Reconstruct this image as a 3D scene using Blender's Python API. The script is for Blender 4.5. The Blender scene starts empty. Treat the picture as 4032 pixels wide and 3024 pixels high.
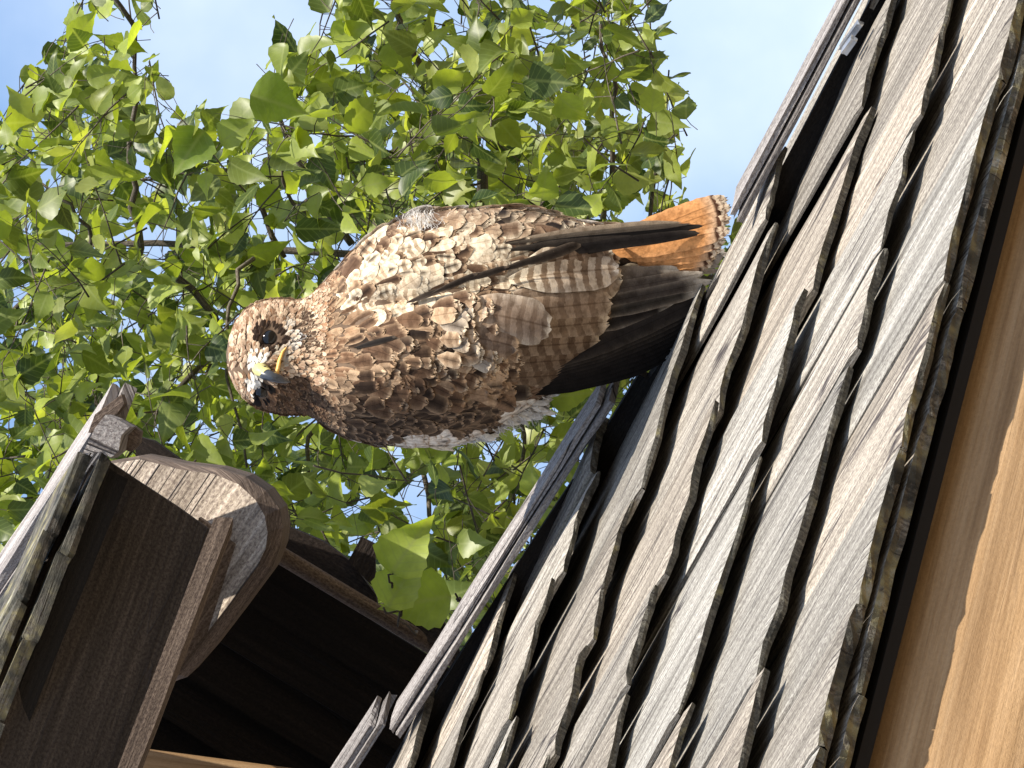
import bpy, math, random
from mathutils import Vector, Matrix, noise
random.seed(7)
R_ = math.radians
scene = bpy.context.scene
# ------------------------------------------------------------ camera
EL = R_(15.0)                       # the photographer looks up by this much, phone held sideways
C0 = Vector((0, 0, 1.6))
DV = Vector((0, math.cos(EL), math.sin(EL)))
CX = Vector((0, math.sin(EL), -math.cos(EL)))
CY = Vector((1, 0, 0))
CZ = -DV
FPX = 20000.0
cam = bpy.data.cameras.new('camera')
cam.sensor_width = 36.0
cam.lens = FPX / 4032 * 36
cam.clip_start = 0.05
cam.clip_end = 3000
cam_o = bpy.data.objects.new('camera', cam)
scene.collection.objects.link(cam_o)
M = Matrix.Identity(4)
for i in range(3):
    M[i][0] = CX[i]; M[i][1] = CY[i]; M[i][2] = CZ[i]; M[i][3] = C0[i]
cam_o.matrix_world = M
scene.camera = cam_o

# roof directions: c runs along the eave towards the viewer, s runs up the slope
PHI = R_(41); TH = R_(36)
Uv = Vector((0, 0, 1))
cv = Vector((-math.sin(PHI), -math.cos(PHI), 0))
nv = Vector((-math.cos(PHI), math.sin(PHI), 0))
sv = nv * math.cos(TH) + Uv * math.sin(TH)
Nv = -nv * math.sin(TH) + Uv * math.cos(TH)

# ------------------------------------------------------------ light
SUN_EL = R_(52); km = 0.08
hor = (-nv * math.sqrt(1 - km * km) + cv * km).normalized()
sun_dir = hor * math.cos(SUN_EL) + Uv * math.sin(SUN_EL)
w = bpy.data.worlds.new('World'); scene.world = w; w.use_nodes = True
nt = w.node_tree; nt.nodes.clear()
out = nt.nodes.new('ShaderNodeOutputWorld'); bg = nt.nodes.new('ShaderNodeBackground')
sky = nt.nodes.new('ShaderNodeTexSky'); sky.sky_type = 'NISHITA'; sky.sun_disc = False
sky.sun_elevation = SUN_EL
sky.sun_rotation = math.atan2(sun_dir.x, sun_dir.y)
sky.air_density = 1.0; sky.dust_density = 1.6; sky.ozone_density = 1.0
tc = nt.nodes.new('ShaderNodeTexCoord'); nz = nt.nodes.new('ShaderNodeTexNoise')
nz.inputs['Scale'].default_value = 9.0; nz.inputs['Detail'].default_value = 6.0
cr = nt.nodes.new('ShaderNodeValToRGB')
cr.color_ramp.elements[0].position = 0.42; cr.color_ramp.elements[0].color = (0.0, 0.0, 0.0, 1)
cr.color_ramp.elements[1].position = 0.72; cr.color_ramp.elements[1].color = (0.45, 0.45, 0.45, 1)
mx = nt.nodes.new('ShaderNodeMix'); mx.data_type = 'RGBA'
mx.inputs[7].default_value = (10.2, 10.8, 11.6, 1)
m0 = nt.nodes.new('ShaderNodeMix'); m0.data_type = 'RGBA'; m0.inputs[0].default_value = .55; m0.inputs[7].default_value = (3.0, 5.0, 8.6, 1)
nt.links.new(tc.outputs['Generated'], nz.inputs['Vector'])
nt.links.new(nz.outputs['Fac'], cr.inputs['Fac'])
nt.links.new(cr.outputs['Color'], mx.inputs[0])
nt.links.new(sky.outputs['Color'], m0.inputs[6]); nt.links.new(m0.outputs[2], mx.inputs[6])
nt.links.new(mx.outputs[2], bg.inputs['Color'])
bg.inputs['Strength'].default_value = 0.087
nt.links.new(bg.outputs[0], out.inputs[0])
sl = bpy.data.lights.new('sun', 'SUN'); sl.energy = 5.0; sl.angle = R_(0.5); sl.color = (1.0, 0.93, 0.82)
so = bpy.data.objects.new('sun', sl); scene.collection.objects.link(so)
so.rotation_euler = sun_dir.to_track_quat('Z', 'Y').to_euler()
so.location = (0, 0, 30)
scene.view_settings.view_transform = 'Standard'
scene.view_settings.look = 'None'
scene.view_settings.exposure = 0.70
scene.view_settings.gamma = 1

# ------------------------------------------------------------ helpers
S22 = 4032 / 2212.0
def W(x, y, D):
    """the point at depth D seen at picture place x, y (units: picture 2212 wide)"""
    u = (x * S22 - 2016) / FPX; v = (1512 - y * S22) / FPX
    return C0 + (DV + CX * u + CY * v) * D

class MB:
    def __init__(s):
        s.v = []; s.f = []; s.m = []; s.uv = []; s.col = []; s.smooth = []
    def add(s, verts, faces, uvs=None, cols=None, mi=0, sm=False):
        b = len(s.v)
        s.v += [Vector(p) for p in verts]
        s.uv += uvs if uvs else [(0, 0)] * len(verts)
        s.col += cols if cols else [(1, 1, 1, 0)] * len(verts)
        for f in faces:
            s.f.append([b + i for i in f]); s.m.append(mi); s.smooth.append(sm)
    def build(s, name, mats, parent=None, label=None):
        me = bpy.data.meshes.new(name)
        off = Vector(parent['_base']) if parent is not None else Vector((0, 0, 0))
        me.from_pydata([tuple(p - off) for p in s.v], [], s.f)
        if not isinstance(mats, (list, tuple)): mats = [mats]
        for m in mats: me.materials.append(m)
        me.polygons.foreach_set('material_index', s.m)
        me.polygons.foreach_set('use_smooth', s.smooth)
        ul = me.uv_layers.new(name='UVMap')
        li = [0] * len(me.loops); me.loops.foreach_get('vertex_index', li)
        fl = []
        for i in li: fl += s.uv[i]
        ul.data.foreach_set('uv', fl)
        ca = me.color_attributes.new('tint', 'FLOAT_COLOR', 'POINT')
        fl = []
        for c in s.col: fl += c
        ca.data.foreach_set('color', fl)
        me.update()
        o = bpy.data.objects.new(name, me); scene.collection.objects.link(o)
        if parent is not None:
            o.parent = parent; o['_base'] = parent['_base']
        if label: o['label'] = label
        return o

def thing(name, base, label, cat, group=None):
    o = bpy.data.objects.new(name, None); scene.collection.objects.link(o)
    o.location = base; o['_base'] = tuple(base); o['label'] = label; o['category'] = cat
    o.empty_display_size = 0.1
    if group: o['group'] = group
    return o

def rnd(a, b): return random.uniform(a, b)

def beam(mb, o, ax, ay, az, lx, ly, lz, n=12, jit=0.001, tint=1.0, mi=0, mend=None, uoff=None):
    """rough sawn board from corner o, along ax (grain), ay, az; slightly uneven, closed"""
    uo = rnd(0, 50) if uoff is None else uoff
    rings = []; uvs = []; seed = rnd(0, 99)
    for i in range(n + 1):
        t = i / n * lx
        ring = []
        for (a, b) in ((0, 0), (.5, 0), (1, 0), (1, .5), (1, 1), (.5, 1), (0, 1), (0, .5)):
            p = o + ax * t + ay * (a * ly) + az * (b * lz)
            q = noise.noise_vector(Vector((t * 9 + seed, a * 3.1, b * 2.3)))
            p = p + (ay * q.x + az * q.y) * jit * 2 + ax * (q.z * jit * 3 if i in (0, n) else 0)
            ring.append(p)
            uvs.append((t + uo, (a * ly + b * lz * 1.7) + uo * .37))
        rings += ring
    faces = []
    for i in range(n):
        for k in range(8):
            a = i * 8 + k; b = i * 8 + (k + 1) % 8
            faces.append((a, b, b + 8, a + 8))
    cols = [(tint, tint, tint, 0)] * len(rings)
    mb.add(rings, faces, uvs, cols, mi)
    me_ = mi if mend is None else mend
    e0 = rings[:8]; e1 = rings[-8:]
    mb.add(e0, [tuple(range(7, -1, -1))], uvs[:8], cols[:8], me_)
    mb.add(e1, [tuple(range(8))], uvs[-8:], cols[-8:], me_)

def tube(mb, pts, radii, k=8, tint=1.0, mi=0, cap=True):
    uo = rnd(0, 50); L = 0
    rings = []; uvs = []
    for i, p in enumerate(pts):
        d = (pts[min(i + 1, len(pts) - 1)] - pts[max(i - 1, 0)]).normalized()
        a = d.orthogonal().normalized() if i == 0 else (a - d * a.dot(d)).normalized()
        b = d.cross(a)
        if i: L += (p - pts[i - 1]).length
        for j in range(k):
            th = 2 * math.pi * j / k
            rings.append(p + (a * math.cos(th) + b * math.sin(th)) * radii[i])
            uvs.append((L + uo, j / k * 2 * math.pi * radii[i] + uo))
    f = []
    for i in range(len(pts) - 1):
        for j in range(k):
            f.append((i * k + j, i * k + (j + 1) % k, (i + 1) * k + (j + 1) % k, (i + 1) * k + j))
    if cap:
        f.append(tuple(range(k - 1, -1, -1))); f.append(tuple((len(pts) - 1) * k + j for j in range(k)))
    mb.add(rings, f, uvs, [(tint, tint, tint, 0)] * len(rings), mi, True)

# ------------------------------------------------------------ materials
def new_mat(name):
    m = bpy.data.materials.new(name); m.use_nodes = True
    t = m.node_tree; t.nodes.clear()
    o = t.nodes.new('ShaderNodeOutputMaterial'); p = t.nodes.new('ShaderNodeBsdfPrincipled')
    t.links.new(p.outputs[0], o.inputs[0])
    return m, t, p, o
def N(t, kind, **kw):
    n = t.nodes.new(kind)
    for k, v in kw.items():
        if k.startswith('in_'): n.inputs[int(k[3:])].default_value = v
        else: setattr(n, k, v)
    return n
def ramp(t, stops, src):
    r = t.nodes.new('ShaderNodeValToRGB'); e = r.color_ramp.elements
    while len(e) < len(stops): e.new(0.5)
    for i, (p, c) in enumerate(stops):
        e[i].position = p; e[i].color = (*c, 1) if len(c) == 3 else c
    t.links.new(src, r.inputs[0]); return r.outputs[0]
def mixc(t, a, b, f, mode='MIX'):
    m = t.nodes.new('ShaderNodeMix'); m.data_type = 'RGBA'; m.blend_type = mode
    for s, i in ((f, 0), (a, 6), (b, 7)):
        if isinstance(s, (int, float)): m.inputs[i].default_value = s
        elif isinstance(s, tuple): m.inputs[i].default_value = (*s, 1)
        else: t.links.new(s, m.inputs[i])
    return m.outputs[2]
def mapping(t, scale, src=None, uv=True):
    c = t.nodes.new('ShaderNodeTexCoord'); m = t.nodes.new('ShaderNodeMapping')
    m.inputs['Scale'].default_value = scale
    t.links.new(src if src else c.outputs['UV' if uv else 'Object'], m.inputs['Vector'])
    return m.outputs[0]
def noise_t(t, vec, scale=1.0, detail=6, rough=.6):
    n = t.nodes.new('ShaderNodeTexNoise'); n.inputs['Scale'].default_value = scale
    n.inputs['Detail'].default_value = detail; n.inputs['Roughness'].default_value = rough
    t.links.new(vec, n.inputs['Vector']); return n.outputs['Fac']

def wood(name, dark, mid, light, crack=0.55, bump=0.6, moss=0.0, streak=70, gate0=.50, ckw=.006, spk=.8, rough=.85):
    m, t, p, o = new_mat(name)
    g1 = noise_t(t, mapping(t, (4, streak * 2.4, 1)), 1, 8, .65)
    g2 = noise_t(t, mapping(t, (1.2, streak * .45, 1)), 1, 4, .5)
    sp = noise_t(t, mapping(t, (260, 420, 1)), 1, 3, .7)
    c = ramp(t, [(.28, dark), (.5, mid), (.74, light)], g1)
    c2 = ramp(t, [(.32, (.62, .60, .58)), (.65, (1.12, 1.1, 1.08))], g2)
    c = mixc(t, c, c2, 1.0, 'MULTIPLY')
    c3 = ramp(t, [(.38, (.42, .37, .36)), (.60, (1.2, 1.19, 1.13))], sp)
    c = mixc(t, c, c3, spk, 'MULTIPLY')
    # long drying cracks
    ck = noise_t(t, mapping(t, (2.6, streak * .62, 1)), 1, 2, .4)
    w_ = ckw
    ckr = ramp(t, [(.5 - w_ * 1.8, (0, 0, 0)), (.5, (1, 1, 1)), (.5 + w_ * 1.8, (0, 0, 0))], ck)
    gate = ramp(t, [(gate0, (0, 0, 0)), (gate0 + .08, (1, 1, 1))], noise_t(t, mapping(t, (5, 14, 1)), 1, 1))
    ckm = mixc(t, (0, 0, 0), ckr, gate)
    cks = N(t, 'ShaderNodeMath', operation='MULTIPLY', in_1=crack)
    t.links.new(ckm, cks.inputs[0])
    c = mixc(t, c, (.035, .028, .03), cks.outputs[0])
    at = N(t, 'ShaderNodeAttribute', attribute_name='tint')
    c = mixc(t, c, at.outputs['Color'], 1.0, 'MULTIPLY')
    if moss:
        gm = noise_t(t, mapping(t, (55, 55, 55), uv=False), 1, 5, .7)
        mm = ramp(t, [(.56 - moss * .12, (0, 0, 0)), (.66 - moss * .1, (1, 1, 1))], gm)
        gc = noise_t(t, mapping(t, (30, 30, 30), uv=False), 1, 3, .6)
        mc = ramp(t, [(.35, (.025, .025, .022)), (.5, (.09, .085, .065)), (.62, (.24, .21, .11)), (.72, (.40, .39, .33))], gc)
        c = mixc(t, c, mc, mm)
    t.links.new(c, p.inputs['Base Color'])
    p.inputs['Roughness'].default_value = rough
    p.inputs['Specular IOR Level'].default_value = .25
    h = N(t, 'ShaderNodeMath', operation='SUBTRACT'); t.links.new(g1, h.inputs[0]); t.links.new(cks.outputs[0], h.inputs[1])
    h2 = N(t, 'ShaderNodeMath', operation='MULTIPLY_ADD', in_1=.5); t.links.new(sp, h2.inputs[0]); t.links.new(h.outputs[0], h2.inputs[2])
    b = N(t, 'ShaderNodeBump'); b.inputs['Strength'].default_value = bump; b.inputs['Distance'].default_value = .003
    t.links.new(h2.outputs[0], b.inputs['Height']); t.links.new(b.outputs[0], p.inputs['Normal'])
    return m

M_shake = wood('weathered_cedar', (.11, .097, .085), (.385, .36, .32), (.66, .63, .58), crack=1.0, moss=.0, gate0=.46, ckw=.010)
M_butt = wood('weathered_shaded_ends', (.05, .048, .042), (.12, .115, .10), (.24, .23, .19), crack=.5, moss=.25, streak=110, bump=1.0)  # darker than the faces: weathered ends plus shade in the colour
M_mossy = wood('lichen_covered_wood', (.045, .042, .038), (.13, .122, .105), (.34, .32, .28), crack=.6, moss=1.3, bump=1.0)
M_cap = wood('silver_grey_board', (.20, .18, .175), (.44, .42, .42), (.66, .64, .64), crack=1.0, streak=60, bump=1.0)
M_old = wood('shade_dark_plank', (.016, .011, .009), (.034, .025, .02), (.065, .048, .04), crack=.6)  # deep shade under the far slope is put into this colour
M_logshade = wood('painted_log_shade', (.024, .019, .017), (.052, .043, .038), (.10, .083, .073), crack=.6)  # dark colour of the panel that imitates shade on the log
M_brown = wood('brown_grey_plank', (.07, .052, .042), (.17, .13, .105), (.30, .24, .20), crack=.5)
M_logend = wood('checked_log_end', (.15, .12, .095), (.36, .31, .26), (.56, .50, .44), crack=1.0, streak=90, bump=1.0, gate0=.42, ckw=.013)
M_tan = wood('stained_pine', (.26, .15, .065), (.43, .275, .14), (.56, .385, .22), crack=.12, streak=75, spk=.15, bump=.35, rough=.6)
M_shade_deck = wood('roof_deck', (.008, .007, .007), (.014, .012, .011), (.024, .02, .018), crack=.2)  # near black: shade of the gaps under cap and shakes in the colour

# ------------------------------------------------------------ ground
def ground_mat():
    m, t, p, o = new_mat('dry_earth')
    n = noise_t(t, mapping(t, (2, 2, 2), uv=False), 1, 8)
    c = ramp(t, [(.3, (.10, .075, .045)), (.55, (.17, .13, .08)), (.75, (.22, .18, .12))], n)
    t.links.new(c, p.inputs['Base Color']); p.inputs['Roughness'].default_value = .95
    return m
mb = MB(); G = 40
vs = [((i / G - .5) * 1600, (j / G - .5) * 1600, 0) for j in range(G + 1) for i in range(G + 1)]
mb.add(vs, [(j * (G + 1) + i, j * (G + 1) + i + 1, (j + 1) * (G + 1) + i + 1, (j + 1) * (G + 1) + i) for j in range(G) for i in range(G)])
go = mb.build('ground', ground_mat()); go['kind'] = 'structure'

# ------------------------------------------------------------ main shake roof
A = W(1455, 660, 4.0) - Nv * .06
def RF(c, s, h=0.0): return A + cv * c + sv * s + Nv * h
def rc(x, y, h=0.0):
    r = W(x, y, 1.0) - C0
    t = (A + Nv * h - C0).dot(Nv) / r.dot(Nv)
    q = C0 + r * t - A
    return q.dot(cv), q.dot(sv), t
for p_ in ((1830, 0), (1590, 470), (1325, 845), (840, 1600)): print('cap', rc(*p_, .06))
for p_ in ((2212, 130), (2010, 930), (1830, 1659)): print('eave', rc(*p_, .04))
CAPS = sorted([rc(1870, 0, .055)[:2][::-1], rc(1622, 470, .055)[:2][::-1], rc(1348, 850, .055)[:2][::-1], rc(868, 1600, .055)[:2][::-1]])
def c_cap(s):
    k = 0
    while k < len(CAPS) - 2 and s > CAPS[k + 1][0]: k += 1
    (sa, ca), (sb_, cb) = CAPS[k], CAPS[k + 1]
    return ca + (cb - ca) * (s - sa) / (sb_ - sa)
print(CAPS)
_a = rc(2232, 60, .03); _b = rc(1812, 1659, .03)
KAP = (_b[1] - _a[1]) / (_b[0] - _a[0])
print('KAP', KAP)
s_eave = _b[1] - KAP * _b[0]
cE = (cv + sv * KAP).normalized()
roof = thing('shake_roof_building', Vector((A.x, A.y, 0)) + nv * .3, 'log building with weathered grey shake roof that the hawk perches on', 'building')
EXP = .148; STEP = .0158; SL = STEP / EXP
mb = MB()
def shake(mb, c0, wd, s0, H, L=.52, thick=.012, tint=(1, 1, 1), skew=0, rg=1.0):
    """one split shake, butt at s0, grain up the slope"""
    nx, ny = 15, 9
    seed = rnd(0, 500); tilt = rnd(-.025, .025); curl = rnd(.000, .003); cup = rnd(-.0015, .0025)
    wav = rnd(.001, .0026); uo = rnd(0, 40); vo = rnd(0, 40)
    top = []; bot = []; uvs = []
    cosk = rnd(-.02, .02) * rg; tilt *= rg; wav *= rg; cup *= rg; curl *= rg
    for i in range(nx + 1):
        a = (i / nx) ** 1.25; ds = a * L
        for j in range(ny + 1):
            b = j / ny
            eo = noise.noise(Vector((b * wd * 45 + seed, 3.3, 0))) * .005 * rg + noise.noise(Vector((b * wd * 160 + seed, 1, 0))) * .0018 * rg
            s_ = s0 + ds + (eo + (b - .5) * wd * cosk) * (1 - a)
            e_ = noise.noise(Vector((ds * 7 + seed, 9.1 + (5 if j > ny / 2 else 0), 0))) * .004
            c_ = c0 + b * wd + (e_ if j in (0, ny) else e_ * .4) + skew * ds
            h = H - SL * ds + tilt * (b - .5) * wd * (1 - a) + curl * (1 - min(1, ds / .12)) ** 2
            h += cup * (2 * b - 1) ** 2 * (1 - a * .7)
            h += wav * noise.noise(Vector((b * wd * 26 + seed, ds * 3.0, seed))) + .0011 * noise.noise(Vector((b * wd * 130, ds * 6, seed)))
            rnd_e = .0022 * (abs(2 * b - 1) ** 8) + (.0016 if i == 0 else 0)
            th_ = thick * (1 - .6 * a) * (1 + .25 * noise.noise(Vector((b * wd * 20, 0, seed))))
            s_ += KAP * c_
            top.append(RF(c_, s_, h - rnd_e)); bot.append(RF(c_, s_ + .001, h - th_))
            uvs.append((s_ - KAP * c_ + uo, b * wd + vo))
    n1 = ny + 1
    ft = [(i * n1 + j, i * n1 + j + 1, (i + 1) * n1 + j + 1, (i + 1) * n1 + j) for i in range(nx) for j in range(ny)]
    K = len(top)
    cols = [(*tint, 0)] * K
    mb.add(top, ft, uvs, cols, 0, True)
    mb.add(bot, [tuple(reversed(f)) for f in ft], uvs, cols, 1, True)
    bv = []; bu = []
    for j in range(n1):
        for r in range(3):
            p = top[j].lerp(bot[j], r / 2)
            if r == 1: p = p + sv * (rnd(-.002, .001))
            bv.append(p); bu.append((r * .006 + uo, j / ny * wd + vo))
    fb = []
    for j in range(ny):
        for r in range(2):
            a = j * 3 + r; fb.append((a, a + 1, a + 4, a + 3))
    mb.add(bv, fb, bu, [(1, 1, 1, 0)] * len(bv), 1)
    for j0 in (0, ny):
        sv_ = []; su = []
        for i in range(nx + 1):
            sv_ += [top[i * n1 + j0], bot[i * n1 + j0]]; su += [uvs[i * n1 + j0], (uvs[i * n1 + j0][0], uvs[i * n1 + j0][1] + .01)]
        mb.add(sv_, [(2 * i, 2 * i + 1, 2 * i + 3, 2 * i + 2) for i in range(nx)], su, [(.8, .78, .74, 0)] * len(sv_), 0)
ncs = 20
eave_mb = MB()
for k in range(-1, ncs):
    sb = s_eave + (0 if k < 1 else k * EXP)
    H = .048 if k >= 0 else .034
    cst = min(c_cap(sb), c_cap(sb + .1)) - .038
    c_ = cst + rnd(-.10, 0) if k >= 0 else cst
    while c_ < 2.05:
        wd = random.choice([rnd(.08, .13), rnd(.14, .21), rnd(.18, .28)])
        g = rnd(.0015, .006) if k > 0 else .001
        tt = rnd(.66, 1.2); warm = rnd(-.05, .05)
        tint = (tt * (1 + warm), tt, tt * (1 - warm))
        x0 = max(c_, cst)
        if x0 < c_ + wd - .02:
            shake(mb if k >= 1 else eave_mb, x0, c_ + wd - g - x0, sb + rnd(-.012, .012) * (1 if k > 0 else .10), H + rnd(-.0035, .0045) * (1 if k > 0 else .4), thick=rnd(.0058, .0085) if k > 0 else rnd(.008, .011),
                  tint=tint, skew=rnd(-.012, .012), rg=1 if k > 0 else .16, L=.34)
        c_ += wd
mb.build('roof_shakes', [M_shake, M_butt], roof)
eave_mb.build('eave_shakes', [M_shake, M_mossy], roof, 'lowest shake course with crusts of yellow-green lichen on its edge')
# deck below the shakes, and the far slope behind the ridge
RIDGE = s_eave + ncs * EXP + .1
mb = MB()
kn = [s_eave - .0] + [q[0] for q in CAPS if s_eave < q[0] < RIDGE] + [RIDGE]
lp = [(c_cap(q) - .032, q) for q in kn] + [(2.05, RIDGE), (2.05, s_eave + KAP * 2.05 + .006), (1.0, s_eave + KAP * 1.0 + .006)]
lp[0] = (lp[0][0], s_eave + KAP * lp[0][0] + .006)
ntp = len(lp); tp_ = [RF(c_, s_, .018) for c_, s_ in lp]; bt_ = [RF(c_, s_, .010) for c_, s_ in lp]
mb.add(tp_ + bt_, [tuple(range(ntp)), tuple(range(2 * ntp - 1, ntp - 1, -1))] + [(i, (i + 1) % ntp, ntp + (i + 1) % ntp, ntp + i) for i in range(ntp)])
mb.build('roof_deck', M_shade_deck, roof)
mb = MB()
rp = RF(c_cap(RIDGE) + .02, RIDGE, -.05); s2v = nv * math.cos(TH) - Uv * math.sin(TH)
beam(mb, rp + s2v * .03, s2v, cv, nv * math.sin(TH) + Uv * math.cos(TH), 2.6, 2.3, .05, n=4)
mb.build('rear_roof_slope', M_shake, roof)
# cap boards running up the rake
def s_at_y(y, h=.057):
    best = None
    for i in range(4000):
        s = -1.6 + i * .001
        q = RF(c_cap(s), s, h) - C0
        yy = (1512 - q.dot(CY) / q.dot(DV) * FPX) / S22
        if best is None or abs(yy - y) < best[0]: best = (abs(yy - y), s)
    return best[1]
def cap_piece(mb, sa, sb_, dh=0, dc=0, tint=.72, wd=.036):
    a = RF(c_cap(sa) + dc, sa, .057 + dh); b = RF(c_cap(sb_) + dc, sb_, .057 + dh)
    ax = (b - a); L = ax.length; ax.normalize()
    beam(mb, a - cv * wd, ax, cv, Nv, L, wd, .0055, n=30, jit=.0011, tint=tint)
    beam(mb, a - cv * (wd + .004) + Nv * .0070 + ax * .012, ax, cv, Nv, L - .01, wd - .001, .0048, n=30, jit=.0012, tint=tint * 1.08)
mb = MB(); sB = s_at_y(482)
cap_piece(mb, s_eave - .05, sB); mb.build('cap_board', M_cap, roof)
mb = MB(); sC = s_at_y(872); sD = s_at_y(1595)
cap_piece(mb, sC, sD); mb.build('cap_board', M_cap, roof)
mb = MB(); cap_piece(mb, sD + .012, sD + .5, dh=.012, dc=-.02, tint=.55); mb.build('cap_board', M_cap, roof)  # lower tint paints this piece as shaded
mb = MB()
kn = [s_eave - .02] + [q[0] for q in CAPS if s_eave < q[0] < RIDGE] + [RIDGE]
for q0, q1 in zip(kn, kn[1:]):
    b0 = RF(c_cap(q0) - .034, q0, -.03); b1 = RF(c_cap(q1) - .034, q1, -.03)
    mid_ = sB - .03 < (q0 + q1) / 2 < sC + .03
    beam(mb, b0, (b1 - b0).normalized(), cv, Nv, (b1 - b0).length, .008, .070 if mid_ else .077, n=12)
mb.build('gap_shade_board', M_shade_deck, roof)  # near-black strip imitating the shaded gap under the cap boards
# bent metal clips under the upper cap board
mt, t_, p_, _o = new_mat('galvanised_metal'); p_.inputs['Metallic'].default_value = .9; p_.inputs['Roughness'].default_value = .35
t_.links.new(ramp(t_, [(.3, (.4, .42, .45)), (.7, (.75, .77, .8))], noise_t(t_, mapping(t_, (60, 60, 60), uv=False))), p_.inputs['Base Color'])
mb = MB()
for (x, y, l) in ((1838, 70, .016), (1852, 36, .03)):
    c_, s_, _ = rc(x, y, .058)
    beam(mb, RF(c_ + .002, s_, .052), sv, cv, Nv, l, .006, .005, n=3, jit=.0006)
mb.build('metal_clip', mt, roof)
# log walls below the eave
def log(mb, o, ax, L, ry, rz, k=28, n=24, mi=0, e=2.6):
    """log along ax with slightly flattened faces; ry sideways, rz up"""
    ay = ax.cross(Uv).normalized(); az = Uv
    uo = rnd(0, 30); vs = []; uv = []
    for i in range(n + 1):
        t = i / n * L
        for j in range(k + 1):
            a = 2 * math.pi * j / k
            ca, sa = math.cos(a), math.sin(a)
            q = (abs(ca) ** e + abs(sa) ** e) ** (-1 / e)
            q *= 1 + .012 * noise.noise(Vector((t * 2, ca * 2 + uo, sa * 2)))
            vs.append(o + ax * t + ay * (ca * q * ry) + az * (sa * q * rz)); uv.append((t + uo, a * (ry + rz) / 2 + uo))
    f = [(i * (k + 1) + j, i * (k + 1) + j + 1, (i + 1) * (k + 1) + j + 1, (i + 1) * (k + 1) + j) for i in range(n) for j in range(k)]
    f.append(tuple(range(k - 1, -1, -1))); f.append(tuple(n * (k + 1) + j for j in range(k)))
    mb.add(vs, f, uv, None, mi, True)
ev = RF(c_cap(s_eave) + .06, s_eave + KAP * (c_cap(s_eave) + .06), 0)
zt = ev.z - .016
hz_ = zt; 
z = zt; kq = 0
while z > .08:
    mb = MB(); log(mb, Vector((ev.x, ev.y, z)) + nv * (.016 + .07), cE, 1.95, .07, .085, e=4.5)
    mb.build('wall_log', M_tan, roof); z -= .171; kq += 1
mb = MB()   # gable walls and back wall, planked
for cc in (c_cap(0) + .10, 1.95):
    q0 = RF(cc, s_eave, 0) + nv * .2; q0.z = 0
    wl = 2.0 * (RIDGE - s_eave) * math.cos(TH) - .5
    beam(mb, q0, Uv, nv, cv, ev.z - .05, wl, .04, n=4)
bw = RF(.1, RIDGE) + nv * 1.9; bw.z = 0
beam(mb, bw, Uv, cv, nv, ev.z - .2, 1.8, .05, n=4)
mb.build('gable_wall', M_old, roof)

# ------------------------------------------------------------ second roof (picture left) with its log and soffit
Q = W(256, 955, 4.45)
shel = thing('log_shelter', Vector((Q.x, Q.y, 0)), 'dark old shelter with a rounded log end and grey cap board below the hawk', 'shelter')
def at(D, *pts): return [W(x, y, D) for x, y in pts]
def DF(x, y): return 4.480 - .00046 * (y - 1000) + .0003 * (x - (205 - .466 * (y - 985)))
def prism(mb, pts, back, mi=0, ms=None, grain=None, front_in=None, seg=0):
    """closed solid from an outline (world points) pushed by vector back"""
    n = len(pts); ce = sum(pts, Vector()) / n
    g = (grain or (pts[1] - pts[0])).normalized(); h = back.normalized().cross(g).normalized()
    uo = rnd(0, 30)
    def uvf(p, e=0): q = p - ce; return (q.dot(g) + uo, q.dot(h) + e + uo)
    if front_in:
        fr = [a.lerp(b, 1) for a, b in zip(pts, front_in)]
        mid = pts
    else: fr = pts; mid = None
    bk = [p + back for p in pts]
    mb.add(fr, [tuple(range(n))], [uvf(p) for p in fr], None, mi)
    mb.add(bk, [tuple(range(n - 1, -1, -1))], [uvf(p) for p in bk], None, mi)
    rings = [fr] + ([mid] if mid else []) + [bk]
    for r in range(len(rings) - 1):
        for i in range(n):
            a, b = rings[r][i], rings[r][(i + 1) % n]; c, d = rings[r + 1][(i + 1) % n], rings[r + 1][i]
            mb.add([a, b, c, d], [(0, 1, 2, 3)], [uvf(a), uvf(b), uvf(c, (c - b).length), uvf(d, (d - a).length)], None, mi if ms is None else ms)
# cap board, along s
Pcap = Q + Nv * .0
mb = MB()
ax = (W(-260, 1735, 4.88) - Q).normalized()
cL = (cv * .93 + sv * .13).normalized()
beam(mb, Q - cv * .07 + Nv * .002, ax, cv, Nv, .50, .07, .011, n=24, jit=.0011)
beam(mb, Q - cv * .072 + Nv * .014 + ax * .01, ax, cv, Nv, .50, .066, .009, n=24, jit=.0011)
mb.build('cap_board', M_cap, shel)
mb = MB()
prism(mb, at(4.44, (205, 895), (262, 852), (268, 872), (252, 895), (222, 903), (208, 935), (190, 935)), DV * .04)
mb.build('cap_end', M_brown, shel)
mb = MB()
prism(mb, at(4.40, (228, 896), (252, 905), (280, 922), (262, 940), (256, 975), (238, 990), (226, 975), (178, 980), (205, 925)), DV * .03 + CX * .004)
mb.build('carved_block', M_cap, shel, 'pale faceted wooden block tucked under the end of the cap board')
mb = MB()
prism(mb, at(4.43, (283, 916), (304, 932), (300, 958), (284, 975), (262, 972), (266, 940)), DV * .03)
mb.build('carved_block', M_brown, shel)
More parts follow.
